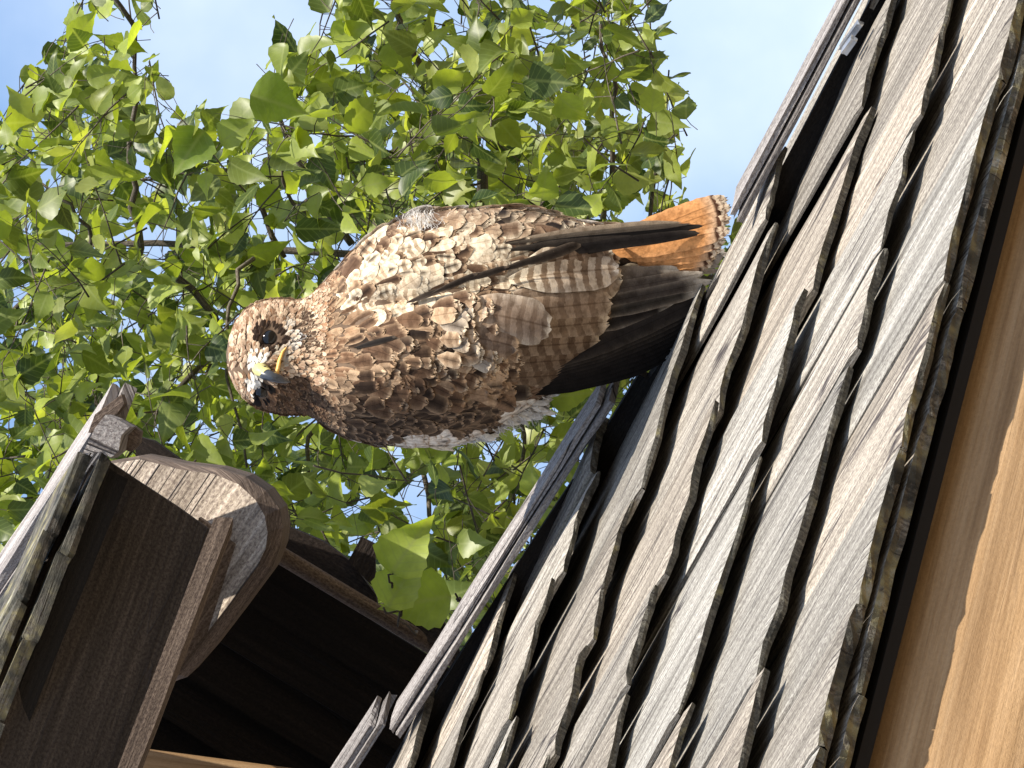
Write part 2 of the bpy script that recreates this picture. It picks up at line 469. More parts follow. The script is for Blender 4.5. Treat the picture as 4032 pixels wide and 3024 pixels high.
# narrow shake slope and two mossy edges, along c
E0 = W(192, 985, 4.42)
mb = MB()
for k, (off, mi) in enumerate(((0, 0), (1, 0))):
    t = 0
    while t < .95:
        wd = rnd(.06, .13)
        beam(mb, E0 + cL * t - Nv * (.013 * k + rnd(0, .002)) - sv * (.004 * k + rnd(0, .004)) + CX * (k * .006), cL, sv, Nv, wd - .003, .10, .011 + rnd(0, .003), n=7, jit=.0016, tint=rnd(.85, 1.1), mi=k)
        t += wd
mb.build('shake_edge', [M_mossy, M_mossy], shel)
mb = MB()
beam(mb, E0 + sv * .004 - Nv * .040, cL, sv, Nv, .95, .13, .02, n=4)
mb.build('roof_deck', M_shade_deck, shel)
# big log with checked end
mb = MB()
o1 = [(215, 1000), (300, 985), (392, 1003), (470, 1012), (530, 1030), (575, 1060), (604, 1100), (611, 1140), (606, 1180), (588, 1228), (520, 1320), (455, 1405), (405, 1462), (300, 1500), (180, 1500)]
o2 = [(220, 1005), (302, 992), (388, 1014), (462, 1024), (515, 1046), (552, 1080), (572, 1115), (578, 1150), (574, 1185), (556, 1222), (492, 1310), (425, 1395), (375, 1455), (298, 1495), (182, 1495)]
def dens(o, m=4):
    r = []
    for i in range(len(o)):
        a, b = o[i], o[(i + 1) % len(o)]
        for k in range(m): r.append((a[0] + (b[0] - a[0]) * k / m, a[1] + (b[1] - a[1]) * k / m))
    return r
FD = lambda x, y, a=0: 4.62 - (x - 420) * .00034 - (y - 1150) * .00016 + a
prism(mb, [W(x, y, FD(x, y, .022)) for x, y in dens(o1)], DV * .16, front_in=[W(x, y, FD(x, y)) for x, y in dens(o2)], grain=(W(0, 0, 4) - W(-70, 100, 4)), ms=1)
mb.build('log_beam', [M_logend, M_brown], shel, 'rounded log end with parallel drying cracks, half sunlit')
mb = MB()
prism(mb, [W(x, y, FD(x, y, -.004) + (x - 500) * .0005 + (y - 1180) * .00016) for x, y in dens([(430, 1118), (470, 1146), (530, 1190), (566, 1216), (498, 1306), (428, 1393), (378, 1453), (320, 1480), (360, 1300)])], DV * .03, grain=(W(0, 0, 4) - W(-70, 100, 4)))
mb.build('log_shade_facet', M_brown, shel)  # added facet tilted from the sun to put shade on the log end
# added dark panel stands in for shade on the log, then lighter plank edge
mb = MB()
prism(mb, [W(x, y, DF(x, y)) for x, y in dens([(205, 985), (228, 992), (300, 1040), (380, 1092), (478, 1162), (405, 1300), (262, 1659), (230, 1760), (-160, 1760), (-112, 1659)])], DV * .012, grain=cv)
mb.build('log_shade_panel', M_logshade, shel)
mb = MB()
a = W(462, 1150, 4.42)
beam(mb, a, cL, (CX * 1.0 - CZ * .15).normalized(), CY * 1.0, .62, .0165, .012, n=24, jit=.0008)
mb.build('plank', M_brown, shel)
# far slope: edge shingles, round trim pole, soffit boards with their deep shade in the colour
D1, D2 = 4.95, 4.85
mb = MB()
pa, pb = W(560, 1172, D1 - .13), W(1010, 1442, D1 + .02)
tube(mb, [pa.lerp(pb, i / 10) + Nv * .001 * noise.noise(Vector((i, 0, 0))) for i in range(11)], [.0085] * 11, k=14)
mb.build('trim_pole', M_brown, shel)
mb = MB()
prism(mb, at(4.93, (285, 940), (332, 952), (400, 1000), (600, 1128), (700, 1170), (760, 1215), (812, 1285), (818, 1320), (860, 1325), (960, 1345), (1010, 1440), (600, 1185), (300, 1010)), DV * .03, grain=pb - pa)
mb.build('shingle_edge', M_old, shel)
mb = MB()
prism(mb, at(4.91, (752, 1212), (780, 1160), (810, 1175), (812, 1268), (800, 1262)), DV * .02)
mb.build('broken_shingle', M_old, shel)
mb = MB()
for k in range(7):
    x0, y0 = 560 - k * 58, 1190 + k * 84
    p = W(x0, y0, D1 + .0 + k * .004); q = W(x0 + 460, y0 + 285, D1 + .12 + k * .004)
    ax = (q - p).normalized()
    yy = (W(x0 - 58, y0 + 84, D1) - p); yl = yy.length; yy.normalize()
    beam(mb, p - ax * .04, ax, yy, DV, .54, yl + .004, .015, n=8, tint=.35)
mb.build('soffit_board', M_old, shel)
mb = MB()
log(mb, W(250, 1652, 4.86), (W(760, 1720, 4.86) - W(250, 1652, 4.86)).normalized(), .3, .02, .02)
mb.build('tie_log', M_tan, shel)
mb = MB()   # posts carrying it
for (x, y) in ((300, 1900), (-100, 1900)):
    b = W(x, y, 4.8); 
    tube(mb, [Vector((b.x, b.y, 0)), Vector((b.x, b.y, b.z * .5)), Vector((b.x, b.y, b.z))], [.07, .065, .06], k=16)
mb.build('post', M_brown, shel)
#HAWK
# ------------------------------------------------------------ hawk
MM = 4.0 / FPX * S22
HO = W(1106, 829.5, 4.0)
def HP(x, y, h): return HO + (CX * (x - 1106) - CY * (y - 829.5) + CZ * (h - 120)) * MM
ST = [(482, 766, 4, 4), (488, 766, 38, 32), (500, 765, 66, 56), (520, 764, 90, 78), (548, 766, 109, 92), (578, 768, 118, 98), (610, 770, 122, 100),
      (640, 771, 120, 100), (664, 768, 128, 106), (700, 762, 158, 125), (750, 748, 197, 150), (815, 727, 231, 172), (890, 714, 250, 186),
      (980, 706, 252, 190), (1060, 690, 240, 184), (1140, 668, 212, 168), (1220, 648, 174, 145), (1300, 628, 138, 112), (1380, 600, 104, 78), (1450, 578, 76, 48), (1500, 562, 50, 26), (1512, 560, 4, 4)]
def stat(x):
    x = max(ST[0][0], min(ST[-1][0], x))
    for a, b in zip(ST, ST[1:]):
        if x <= b[0]:
            t = (x - a[0]) / (b[0] - a[0]); t2 = t
            return [a[i] + (b[i] - a[i]) * t2 for i in (1, 2, 3)]
    return ST[-1][1:]
def bump(x, y):
    v = 0
    # near wing
    dx, dy = x - 1010, y - 760
    u = (dx * .96 - dy * .27) / 350; q = (dx * .27 + dy * .96) / 150; r = u * u + q * q
    if r < 1: v = max(v, 62 * (1 - r) ** .6)
    # far wing / shoulder
    dx, dy = x - 980, y - 545
    u = (dx * .995 - dy * .10) / 330; q = (dx * .10 + dy * .995) / 105; r = u * u + q * q
    if r < 1: v = max(v, 46 * (1 - r) ** .6)
    # brow and cheek
    for cx_, cy_, rr, hh in ((556, 712, 26, 7), (545, 858, 20, 6), (640, 800, 45, 6), (572, 790, 40, 12)):
        r = ((x - cx_) ** 2 + (y - cy_) ** 2) / rr ** 2
        if r < 1: v += hh * (1 - r)
    for cx_, cy_, rr, hh in ((580, 733, 20, 8), (563, 843, 17, 7)):
        r = ((x - cx_) ** 2 + (y - cy_) ** 2) / rr ** 2
        if r < 1: v -= hh * (1 - r)
    return v
def surf(x, y):
    yc, ry, rz = stat(x)
    v = (y - yc) / max(ry, 1)
    return rz * math.sqrt(max(0, 1 - v * v)) + bump(x, y) * max(0, 1 - abs(v) ** 4)
def body_mesh():
    m = MB(); K = 72; xs = []
    x = 482
    while x <= 1512: xs.append(x); x += 6
    vs = []
    for x in xs:
        yc, ry, rz = stat(x)
        for k in range(K):
            a = 2 * math.pi * k / K
            y = yc + ry * math.cos(a); s_ = math.sin(a)
            h = rz * s_
            if s_ > 0: h += bump(x, y) * (1 - abs(math.cos(a)) ** 4)
            vs.append(HP(x, y, h))
    f = [(i * K + k, i * K + (k + 1) % K, (i + 1) * K + (k + 1) % K, (i + 1) * K + k) for i in range(len(xs) - 1) for k in range(K)]
    f.append(tuple(range(K - 1, -1, -1))); f.append(tuple((len(xs) - 1) * K + k for k in range(K)))
    m.add(vs, f, None, [(.16, .11, .075, 0)] * len(vs), 0, True)
    return m

def feather_mat():
    m, t, p, o = new_mat('feather')
    at = N(t, 'ShaderNodeAttribute', attribute_name='tint')
    tcn = N(t, 'ShaderNodeTexCoord'); sp = N(t, 'ShaderNodeSeparateXYZ'); t.links.new(tcn.outputs['UV'], sp.inputs[0])
    def mth(op, a, b=None, c=None):
        n = N(t, 'ShaderNodeMath', operation=op)
        for i, q in enumerate((a, b, c)):
            if q is None: continue
            if isinstance(q, (int, float)): n.inputs[i].default_value = q
            else: t.links.new(q, n.inputs[i])
        return n.outputs[0]
    fr = mth('FRACT', sp.outputs[1]); v = mth('ABSOLUTE', mth('SUBTRACT', fr, .5))
    nn = noise_t(t, mapping(t, (6, 9, 1)), 1, 3)
    # bars across the feather
    ph = mth('ADD', mth('MULTIPLY', sp.outputs[0], 6.283), mth('MULTIPLY', v, -3.0))
    ph = mth('ADD', ph, mth('MULTIPLY', nn, 2.4))
    br = mth('SINE', ph)
    bm = ramp(t, [(.45, (0, 0, 0)), (.62, (1, 1, 1))], mth('MULTIPLY_ADD', br, .5, .5))
    bf = mth('MULTIPLY', bm, at.outputs['Alpha'])
    c = mixc(t, at.outputs['Color'], (.30, .22, .16), bf, 'MULTIPLY')
    # shaft
    sh = ramp(t, [(.0, (1, 1, 1)), (.035, (0, 0, 0))], v)
    c = mixc(t, c, (.35, .28, .22), mth('MULTIPLY', sh, .65), 'MULTIPLY')
    # barbs
    bb = noise_t(t, mapping(t, (30, 6, 1)), 1, 2)
    bc = ramp(t, [(.3, (.72, .70, .68)), (.65, (1.12, 1.12, 1.12))], bb)
    c = mixc(t, c, bc, .8, 'MULTIPLY')
    mo = noise_t(t, mapping(t, (120, 120, 120), uv=False), 1, 5, .65)
    c = mixc(t, c, ramp(t, [(.36, (.60, .56, .52)), (.52, (1, 1, 1)), (.68, (1.25, 1.22, 1.16))], mo), .85, 'MULTIPLY')
    t.links.new(c, p.inputs['Base Color']); p.inputs['Roughness'].default_value = .72
    p.inputs['Specular IOR Level'].default_value = .10
    b = N(t, 'ShaderNodeBump'); b.inputs['Strength'].default_value = .5; b.inputs['Distance'].default_value = .0006
    t.links.new(bb, b.inputs['Height']); t.links.new(b.outputs[0], p.inputs['Normal'])
    return m
M_f = feather_mat()

def mixv(a, b, t): return tuple(a[i] + (b[i] - a[i]) * t for i in range(3))
def feather(mb, x, y, ang, L, wd, cc, ce, bar=0.0, nb=4, lift0=1.0, lift1=7.0, side=1, point=.35, edge=.5, tip=None, bend=0.0, hfun=None, curl=0.0, nu=7, tipw=.12, base=None, camber=.16, rag=True, band=None, streak=0.0):
    """one contour feather: base x,y, direction ang, following the body surface"""
    us = [1 - (1 - i / (nu - 1)) ** 1.55 for i in range(nu)]
    vsn = (-1, -.84, -.55, -.22, 0, .22, .55, .84, 1)
    verts = []; uvs = []; cols = []
    off = random.randint(0, 60) + .0; uo = rnd(0, 3)
    hf = hfun or (lambda a, b: surf(a, b))
    jv = [rnd(-.07, .07) for _ in us]
    for iu, u in enumerate(us):
        prof = (min(1, u / .38) ** .65) * (1 if u < .62 else math.sqrt(max(0, 1 - ((u - .62) / .38) ** (2.2 + point))) ** (1.0)) 
        prof = max(prof, .16)
        a = ang + bend * u
        px = x + math.cos(ang + bend * u * .5) * L * u; py = y + math.sin(ang + bend * u * .5) * L * u
        for v in vsn:
            q = v * wd * .5 * (prof + jv[iu] * .5 * abs(v))
            back = rnd(-.02, .02) * wd + (rnd(-.11, .05) * min(L, 60) if u > .9 and rag else 0)
            xx = px - math.sin(a) * q + math.cos(a) * back; yy = py + math.cos(a) * q + math.sin(a) * back
            yc, ry, rz = stat(xx)
            h = hf(xx, yy)
            lf = lift0 + lift1 * u + curl * max(0, u - .7) - camber * wd * v * v * prof * .6
            if hfun is None:
                vv = (yy - yc) / max(ry, 1)
                nn_ = max(-1, min(1, vv))
                # push outward along the rounded surface
                n_y = nn_; n_h = math.sqrt(max(0, 1 - nn_ * nn_)); 
                if abs(vv) > 1: yy = yc + ry * nn_ + (yy - yc - ry * nn_) * .35
                verts.append(HP(xx, yy + n_y * lf * .8, side * (h + n_h * lf)))
            else:
                verts.append(HP(xx, yy, side * (h + lf)))
            uvs.append((u * nb + uo, off + .5 + v * .499))
            e = max(abs(v) ** 3.2 * edge, (max(0, (u - (1 - tipw)) / tipw)) ** 1.2 * (1 if edge > 0 else 0))
            c = mixv(cc, ce, min(1, e))
            if base is not None and u < .45: c = mixv(base, c, u / .45)
            if tip is not None and u > .8: c = mixv(c, tip, min(1, (u - .8) / .15))
            if streak and abs(v) < .5: c = mixv(c, DKB, streak * (1 - abs(v) * 1.6) * min(1, u * 2.5) * (1 if u < .93 else .3))
            if band:
                for (u0, u1, bc_) in band:
                    if u0 <= u <= u1: c = bc_
            cols.append((*c, bar * (1 - min(1, e) * .7)))
    k = len(vsn)
    f = [(i * k + j, i * k + j + 1, (i + 1) * k + j + 1, (i + 1) * k + j) for i in range(nu - 1) for j in range(k - 1)]
    if side < 0: f = [tuple(reversed(q)) for q in f]
    mb.add(verts, f, uvs, cols, 0, True)

BUFF = (.60, .42, .265); CREAM = (.82, .71, .53); BRN = (.16, .090, .052); DKB = (.026, .016, .011); BLK = (.008, .0065, .006)  # BLK and DKB: dark plumage with some self-shadow in the colour
RUF = (.42, .235, .13); GREY = (.34, .28, .22); WHT = (.80, .78, .74)
def blob(x, y, cx_, cy_, rx, ry_, rot=0):
    dx, dy = x - cx_, y - cy_; c, s_ = math.cos(rot), math.sin(rot)
    r = ((dx * c + dy * s_) / rx) ** 2 + ((-dx * s_ + dy * c) / ry_) ** 2
    return max(0.0, 1 - r)
def region(x, y):
    """plumage at a place on the back: centre colour, edge colour, barring, length, width"""
    nse = noise.noise(Vector((x * .02, y * .02, 3)))
    if x < 668:
        c = mixv((.34, .21, .13), BUFF, .45 + .5 * random.random())
        return c, BUFF, 0, 19, 9
    cc = mixv(BRN, DKB, random.random() ** .6) if random.random() < .60 else mixv(BRN, BUFF, rnd(.2, .9)); ce = mixv(BUFF, BRN, rnd(.0, .7)); bar = .3; L = 50; wd = 29
    if x < 760:
        t = (x - 668) / 92
        cc = mixv(mixv(random.choice([RUF, BUFF]), BRN, rnd(0, .8)), cc, t); ce = mixv(BUFF, ce, t * .5); L = 24 + 26 * t; wd = 12 + 14 * t
    if x > 790 and y > 640: L = 66; wd = 42
    b = max(1.2 * blob(x, y, 845, 635, 130, 140, -.5), blob(x, y, 1000, 580, 120, 70), blob(x, y, 925, 515, 120, 50))
    if b > rnd(.05, .5):
        cc = mixv(CREAM, BUFF, random.random() ** 2); ce = CREAM; bar = rnd(.15, .8); L = 58; wd = 38
        if random.random() < .24: cc = mixv(DKB, BRN, .6); bar = .0; ce = BUFF
    elif y < 620 and x > 800:
        cc = mixv(BRN, (.46, .33, .22), random.random()) if random.random() < .7 else DKB; ce = mixv(CREAM, BUFF, rnd(0, 1)); L = 74; wd = 48; bar = .35
    if y > 800:
        t = min(1, (y - 800) / 90)
        cc = mixv(cc, mixv(DKB, (.035, .024, .018), .5), t * .85); ce = mixv(ce, (.30, .20, .135), t * .55); L = 44; wd = 22; bar = 0  # shade of the lower side mixed into the feather colours
    if y > 950 or (y > 875 and x > 1040): 
        cc = mixv(WHT, BUFF, rnd(0, .3)) if x > 800 else cc
    if x > 1000 and y > 780 and y < 880:
        cc = mixv(BRN, DKB, rnd(0, .5)); ce = (.40, .31, .23)
    return cc, ce, bar, L, wd
def flow(x, y):
    yc, ry, rz = stat(x); y2, r2, _ = stat(min(1500, x + 20))
    v = max(-1, min(1, (y - yc) / max(ry, 1)))
    sl = ((y2 - yc) + v * (r2 - ry)) / 20.0
    sl = max(-.9, min(.9, sl))
    if x > 800 and y > 660: sl = sl * .35 - .12
    return math.atan(sl)

hawk = thing('hawk', HP(1350, 770, 0), 'brown mottled red-tailed hawk perched upright with its head turned, back to the viewer', 'hawk')
body_mesh().build('body', M_f, hawk)
# ---- contour feathers, tail end first so each row overlaps the next
def scatter(mb, x0, x1, step0, side, keep=None):
    x = x1
    while x > x0:
        st = step0 if x > 700 else step0 * .52
        if x < 640: st = step0 * .36
        yc, ry, rz = stat(x)
        n = max(3, int(ry * 3.14 / (st * 1.05)))
        for k in range(n + 1):
            a = (k + rnd(-.35, .35)) / n * math.pi
            y = yc - ry * math.cos(a); xx = x + rnd(-.5, .5) * st
            if keep and not keep(xx, y): continue
            cc, ce, bar, L, wd = region(xx, y)
            if side < 0: cc = mixv(WHT, BUFF, rnd(0, .5)) if xx > 680 else cc; ce = WHT if xx > 680 else ce; bar = .2
            s_ = rnd(.8, 1.25)
            feather(mb, xx, y, flow(xx, y) + rnd(-.3, .3), L * s_ * 1.12, wd * s_ * rnd(.62, 1.0), cc, ce, bar, nb=rnd(3, 5) if cc[0] > .55 else rnd(2, 4), rag=cc[0] < .5, lift0=.6, lift1=rnd(.04, .12) * L * s_ * .8, side=side, edge=rnd(.15, .8), camber=.07, streak=rnd(.2, 1) if random.random() < .55 else 0, nu=7 if L > 30 else 5, bend=rnd(-.15, .15))
        x -= st
mb = MB(); scatter(mb, 664, 1400, 19, 1); mb.build('mantle_feathers', M_f, hawk)
mb = MB(); scatter(mb, 664, 1480, 34, -1); mb.build('breast_feathers', M_f, hawk)
# ---- head
def head_feathers():
    m = MB()
    for side in (1, -1):
        x = 690
        while x > 484:
            st = 7.5 if side > 0 else 12
            yc, ry, rz = stat(x)
            n = max(4, int(ry * 3.14 / st))
            for k in range(n + 1):
                a = (k + rnd(-.4, .4)) / n * math.pi
                y = yc - ry * math.cos(a); xx = x + rnd(-.5, .5) * st
                if side > 0 and (((xx - 580) / 21) ** 2 + ((y - 731) / 20) ** 2 < 1 or ((xx - 563) / 13) ** 2 + ((y - 843) / 15) ** 2 < 1): continue
                if side > 0 and ((xx - 568) / 13) ** 2 + ((y - 802) / 17) ** 2 < 1: continue
                # feathers sweep away from the beak
                ang = math.atan2(y - 800, xx - 545) if side > 0 else 0
                if xx > 600 or side < 0: ang = ang * max(0, 1 - (xx - 600) / 90)
                if xx < 545: ang = math.atan2(y - 770, 60) * .0 + (math.pi if abs(y - 790) < 50 and xx > 520 and False else ang)
                ang = max(-1.5, min(1.5, ang)) * (1 if xx > 520 else .75)
                q = random.random()
                cc = mixv((.34, .21, .135), (.70, .54, .38), q); ce = (.62, .48, .34)
                if random.random() < .30: cc = mixv(DKB, RUF, rnd(.1, .9))
                d1 = blob(xx, y, 553, 800, 28, 46)
                if d1 > rnd(0, .7): cc = (.74, .70, .62); ce = WHT            # pale lores
                if blob(xx, y, 612, 735, 34, 40) > .25 + rnd(-.1, .2): cc = mixv((.72, .66, .56), BUFF, random.random()); ce = WHT
                if blob(xx, y, 578, 733, 34, 32) > .05: cc = DKB; ce = mixv(DKB, BRN, .6)
                if blob(xx, y, 563, 846, 26, 26) > .1: cc = BLK; ce = DKB
                if blob(xx, y, 630, 860, 60, 50) > .1 or (y > 862): cc = mixv(DKB, BRN, random.random()); ce = mixv(BUFF, BRN, rnd(.4, 1))
                if blob(xx, y, 650, 720, 22, 46) > .2: cc = mixv(DKB, BRN, rnd(0, .6))
                if blob(xx, y, 600, 775, 16, 26) > .1: cc = (.50, .45, .36); ce = BUFF
                s_ = rnd(.8, 1.3)
                feather(m, xx, y, ang + rnd(-.3, .3), 17 * s_, 7.5 * s_, cc, ce, 0, nb=1, lift0=.5, lift1=3.4 * s_, side=side, edge=rnd(.1, .6), nu=4)
            x -= st
    return m
head_feathers().build('head_feathers', M_f, hawk)
def sphere(mb, c, r, col, ax=None, nu=14, nv_=20, sc=(1, 1, 1)):
    vs = []
    for i in range(nu + 1):
        th = math.pi * i / nu
        for j in range(nv_):
            ph = 2 * math.pi * j / nv_
            vs.append(HP(c[0] + r * math.sin(th) * math.cos(ph) * sc[0], c[1] + r * math.sin(th) * math.sin(ph) * sc[1], c[2] + r * math.cos(th) * sc[2]))
    f = [(i * nv_ + j, i * nv_ + (j + 1) % nv_, (i + 1) * nv_ + (j + 1) % nv_, (i + 1) * nv_ + j) for i in range(nu) for j in range(nv_)]
    mb.add(vs, f, None, [(*col, 0)] * len(vs), 0, True)
def plain(name, col, rough, coat=0, var=.25, sc=800):
    m, t, p, o = new_mat(name)
    n = noise_t(t, mapping(t, (sc, sc, sc), uv=False), 1, 3)
    t.links.new(ramp(t, [(.3, tuple(c * (1 - var) for c in col)), (.7, tuple(min(1, c * (1 + var)) for c in col))], n), p.inputs['Base Color'])
    p.inputs['Roughness'].default_value = rough; p.inputs['Coat Weight'].default_value = coat
    return m
M_eye = plain('eye_dark_brown', (.004, .003, .0025), .07, 0, .2, 300)
M_beak = plain('beak_horn', (.045, .05, .06), .3, .3)
M_cere = plain('cere_yellow', (.56, .50, .20), .5)
M_foot = plain('foot_yellow', (.62, .46, .10), .6)
M_claw = plain('claw_black', (.02, .02, .022), .3)
for (x, y, r) in ((581, 731, 19), (563, 844, 15)):
    m = MB(); sphere(m, (x, y, surf(x, y) - 3), r, (1, 1, 1), sc=(1.05, 1, .75)); m.build('eye', M_eye, hawk)
def horn(mb, pts, rad, k=14, flat=.8):
    vs = []
    for i, (x, y, h) in enumerate(pts):
        q0 = Vector(pts[max(0, i - 1)]); q1 = Vector(pts[min(len(pts) - 1, i + 1)]); d = (q1 - q0).normalized()
        a = Vector((0, 1, 0)) - d * d.y; a.normalize(); b = d.cross(a)
        for j in range(k):
            th = 2 * math.pi * j / k
            q = Vector((x, y, h)) + a * math.cos(th) * rad[i] * flat + b * math.sin(th) * rad[i]
            vs.append(HP(*q))
    n = len(pts)
    f = [(i * k + j, i * k + (j + 1) % k, (i + 1) * k + (j + 1) % k, (i + 1) * k + j) for i in range(n - 1) for j in range(k)]
    f += [tuple(range(k)), tuple(range(n * k - 1, n * k - k - 1, -1))]
    mb.add(vs, f, None, None, 0, True)
hb = surf(568, 802)
m = MB(); horn(m, [(566, 800, hb - 8), (569, 804, hb + 10), (577, 809, hb + 25), (590, 814, hb + 33), (605, 819, hb + 32), (618, 823, hb + 24), (626, 825, hb + 14)], [20, 18, 16, 14, 11, 7, 1.5])
bk = m.build('beak', M_beak, hawk)
m = MB(); horn(m, [(562, 797, hb - 8), (564, 800, hb + 9), (571, 804, hb + 20), (578, 808, hb + 27)], [19, 18.5, 16.5, 14]); cer = m.build('cere', M_cere, bk)
m = MB(); sphere(m, (572, 793, hb + 23), 3, (1, 1, 1)); m.build('nostril', M_claw, bk)
m = MB(); horn(m, [(596, 812, hb + 10), (600, 796, hb + 12), (603, 778, surf(603, 778) + 6), (610, 760, surf(610, 760) + 4), (619, 748, surf(619, 748) + 2)], [6, 5.5, 4.5, 3.5, 1.5]); m.build('gape', plain('gape_orange', (.72, .42, .10), .5), bk)
# ---- wings: folded coverts, tertials and long primaries
def wing_h(k): return lambda a, b: surf(a, b) + k
def fan(mb, base, tip, wd, cc, ce, h0, h1, bar=0, nb=6, edge=.5, tipc=None, bend=0, point=.35, camber=.12, tipw=.12, base_c=None, nu=12):
    x, y = base; dx, dy = tip[0] - x, tip[1] - y; L = math.hypot(dx, dy); an = math.atan2(dy, dx)
    hf = lambda a, b: h0 + (h1 - h0) * max(0, min(1, ((a - x) * dx + (b - y) * dy) / L / L))
    feather(mb, x, y, an - bend * .5, L, wd, cc, ce, bar, nb, 0, 0, 1, point, edge, tipc, bend, hf, nu=nu, tipw=tipw, camber=camber, base=base_c)
P1 = (.018, .014, .012); PE = (.15, .12, .092)
nw = MB()
# primaries of the near wing, undermost first: black lower edge then greyer ones
for i in range(9):
    t = i / 8
    fan(nw, (1095 + 60 * t, 852 - 50 * t), (1440 + 106 * t, 772 - 142 * t), 48 - 4 * t, mixv(BLK, P1, t * .9), mixv(BLK, PE, max(0, t - .45) * 1.4), 78 + 60 * t, 38 + 46 * t, edge=.35 * t, nb=9, bar=0, bend=-.10, point=.1)
for (b, tp, wd, cc) in (((1200, 760), (1400, 712), 40, P1), ((1230, 720), (1470, 655), 36, P1), ((1250, 690), (1530, 622), 30, (.03, .025, .02)), ((1240, 665), (1540, 606), 34, (.045, .036, .03)), ((1230, 640), (1520, 590), 34, (.07, .055, .045)), ((1230, 622), (1470, 584), 44, (.12, .095, .075)), ((1260, 606), (1429, 598), 56, (.17, .135, .105)), ((1240, 600), (1364, 610), 60, (.22, .18, .14))):
    fan(nw, b, tp, wd, cc, mixv(PE, GREY, .5), 130, 92, edge=.75, tipc=(.5, .44, .36), nb=8, bar=.15, bend=-.05)
nw.build('primary_feathers', M_f, hawk)
# far wing primaries: thin dark blades across the tail
fw = MB()
for (b, tp, wd, cc, h0, h1) in (((1110, 520), (1470, 482), 26, (.36, .28, .20), 152, 84), ((1030, 575), (1400, 508), 40, BLK, 178, 100), ((1060, 560), (1512, 503), 30, (.014, .011, .010), 182, 98), ((1080, 545), (1440, 497), 20, (.04, .032, .026), 182, 104), ((1150, 528), (1518, 488), 22, BLK, 172, 96), ((1090, 528), (1490, 484), 14, (.10, .08, .06), 178, 100)):
    fan(fw, b, tp, wd, cc, mixv(cc, GREY, .14), h0, h1 + 34, edge=.6, nb=8, bend=.03, point=.0)
fw.build('primary_feathers', M_f, hawk)
# tertials and large scapulars
tw = MB()
H = lambda x, y, k: surf(x, y) + k
for (b, tp, wd, cc, ce, bar, nb, k, bd, bc) in (
    ((1000, 850), (1150, 842), 46, DKB, (.36, .28, .2), 0, 4, 8, .0, None),
    ((1010, 820), (1235, 800), 62, (.17, .115, .075), (.52, .41, .28), .55, 7, 10, -.08, None),
    ((1020, 790), (1272, 762), 66, (.19, .13, .085), (.56, .44, .31), .65, 8, 14, -.1, None),
    ((1030, 755), (1298, 726), 70, (.21, .145, .095), (.60, .48, .34), .65, 8, 18, -.1, None),
    ((1040, 720), (1316, 686), 76, (.25, .175, .115), (.68, .56, .42), .55, 8, 22, -.08, None),
    ((1060, 680), (1322, 648), 80, (.27, .19, .13), (.70, .58, .44), .5, 8, 26, -.04, None),
    ((1110, 640), (1345, 600), 84, (.25, .18, .125), (.74, .64, .50), .45, 7, 28, .02, None),
    ((1120, 585), (1326, 556), 80, (.28, .20, .14), (.78, .68, .54), .75, 7, 40, .10, CREAM),
    ((1100, 610), (1334, 590), 74, (.50, .40, .30), (.72, .64, .54), .85, 8, 44, .06, CREAM),
    ((985, 672), (1190, 700), 92, (.25, .18, .13), (.80, .71, .58), .5, 8, 46, .03, BUFF),
    ((960, 720), (1120, 742), 70, (.20, .14, .10), BUFF, .4, 6, 34, .05, None),
    ):
    x0, y0 = b; x1, y1 = tp
    feather(tw, x0, y0, math.atan2(y1 - y0, x1 - x0) - bd * .5, math.hypot(x1 - x0, y1 - y0), wd, cc, ce, bar, nb, k * .35, k * .75, 1, .9, .45, None, bd, None, nu=14, tipw=.07, base=bc, camber=.2)
tw.build('tertial_feathers', M_f, hawk)
# mid sized coverts on the near wing, again from the tail end forward
cwm = MB()
for i in range(150):
    x = 1075 - i * 2.1 + rnd(-12, 12); y = rnd(690, 860) if x > 850 else rnd(720, 880)
    q = random.random()
    cc = mixv(DKB, BRN, q) if random.random() < .55 else mixv(BRN, BUFF, q * .8)
    ce = mixv(BUFF, CREAM, rnd(-.2, .5)) if y < 820 else mixv(BRN, BUFF, rnd(.1, .6))
    L = rnd(48, 78); 
    feather(cwm, x, y, rnd(-.35, .35) + .12, L, L * rnd(.5, .72), cc, ce, rnd(0, .35), 3, 3, rnd(4, 9), edge=rnd(.2, .8), streak=rnd(0, .9), nu=9, tipw=.16, point=.8, bend=rnd(-.3, .3))
for i in range(34):
    x = rnd(940, 1035) - i * .6; y = rnd(650, 775); L = rnd(46, 70)
    cc = random.choice([mixv(BRN, DKB, rnd(0, .6)), mixv(BUFF, BRN, rnd(.1, .7)), GREY])
    feather(cwm, x, y, rnd(-.25, .25), L, L * rnd(.5, .7), cc, mixv(BUFF, CREAM, rnd(.2, .9)), rnd(.1, .5), 3, 8, rnd(20, 27), edge=rnd(.2, .7), streak=rnd(0, .7), nu=9, tipw=.16, point=.8, bend=rnd(-.3, .3))
feather(cwm, 767, 752, -.25, 96, 12, (.012, .009, .008), (.10, .08, .06), 0, 4, 6, 3, edge=.4, nu=9)  # small fold's dark crease, painted as one thin feather
cwm.build('wing_coverts', M_f, hawk)
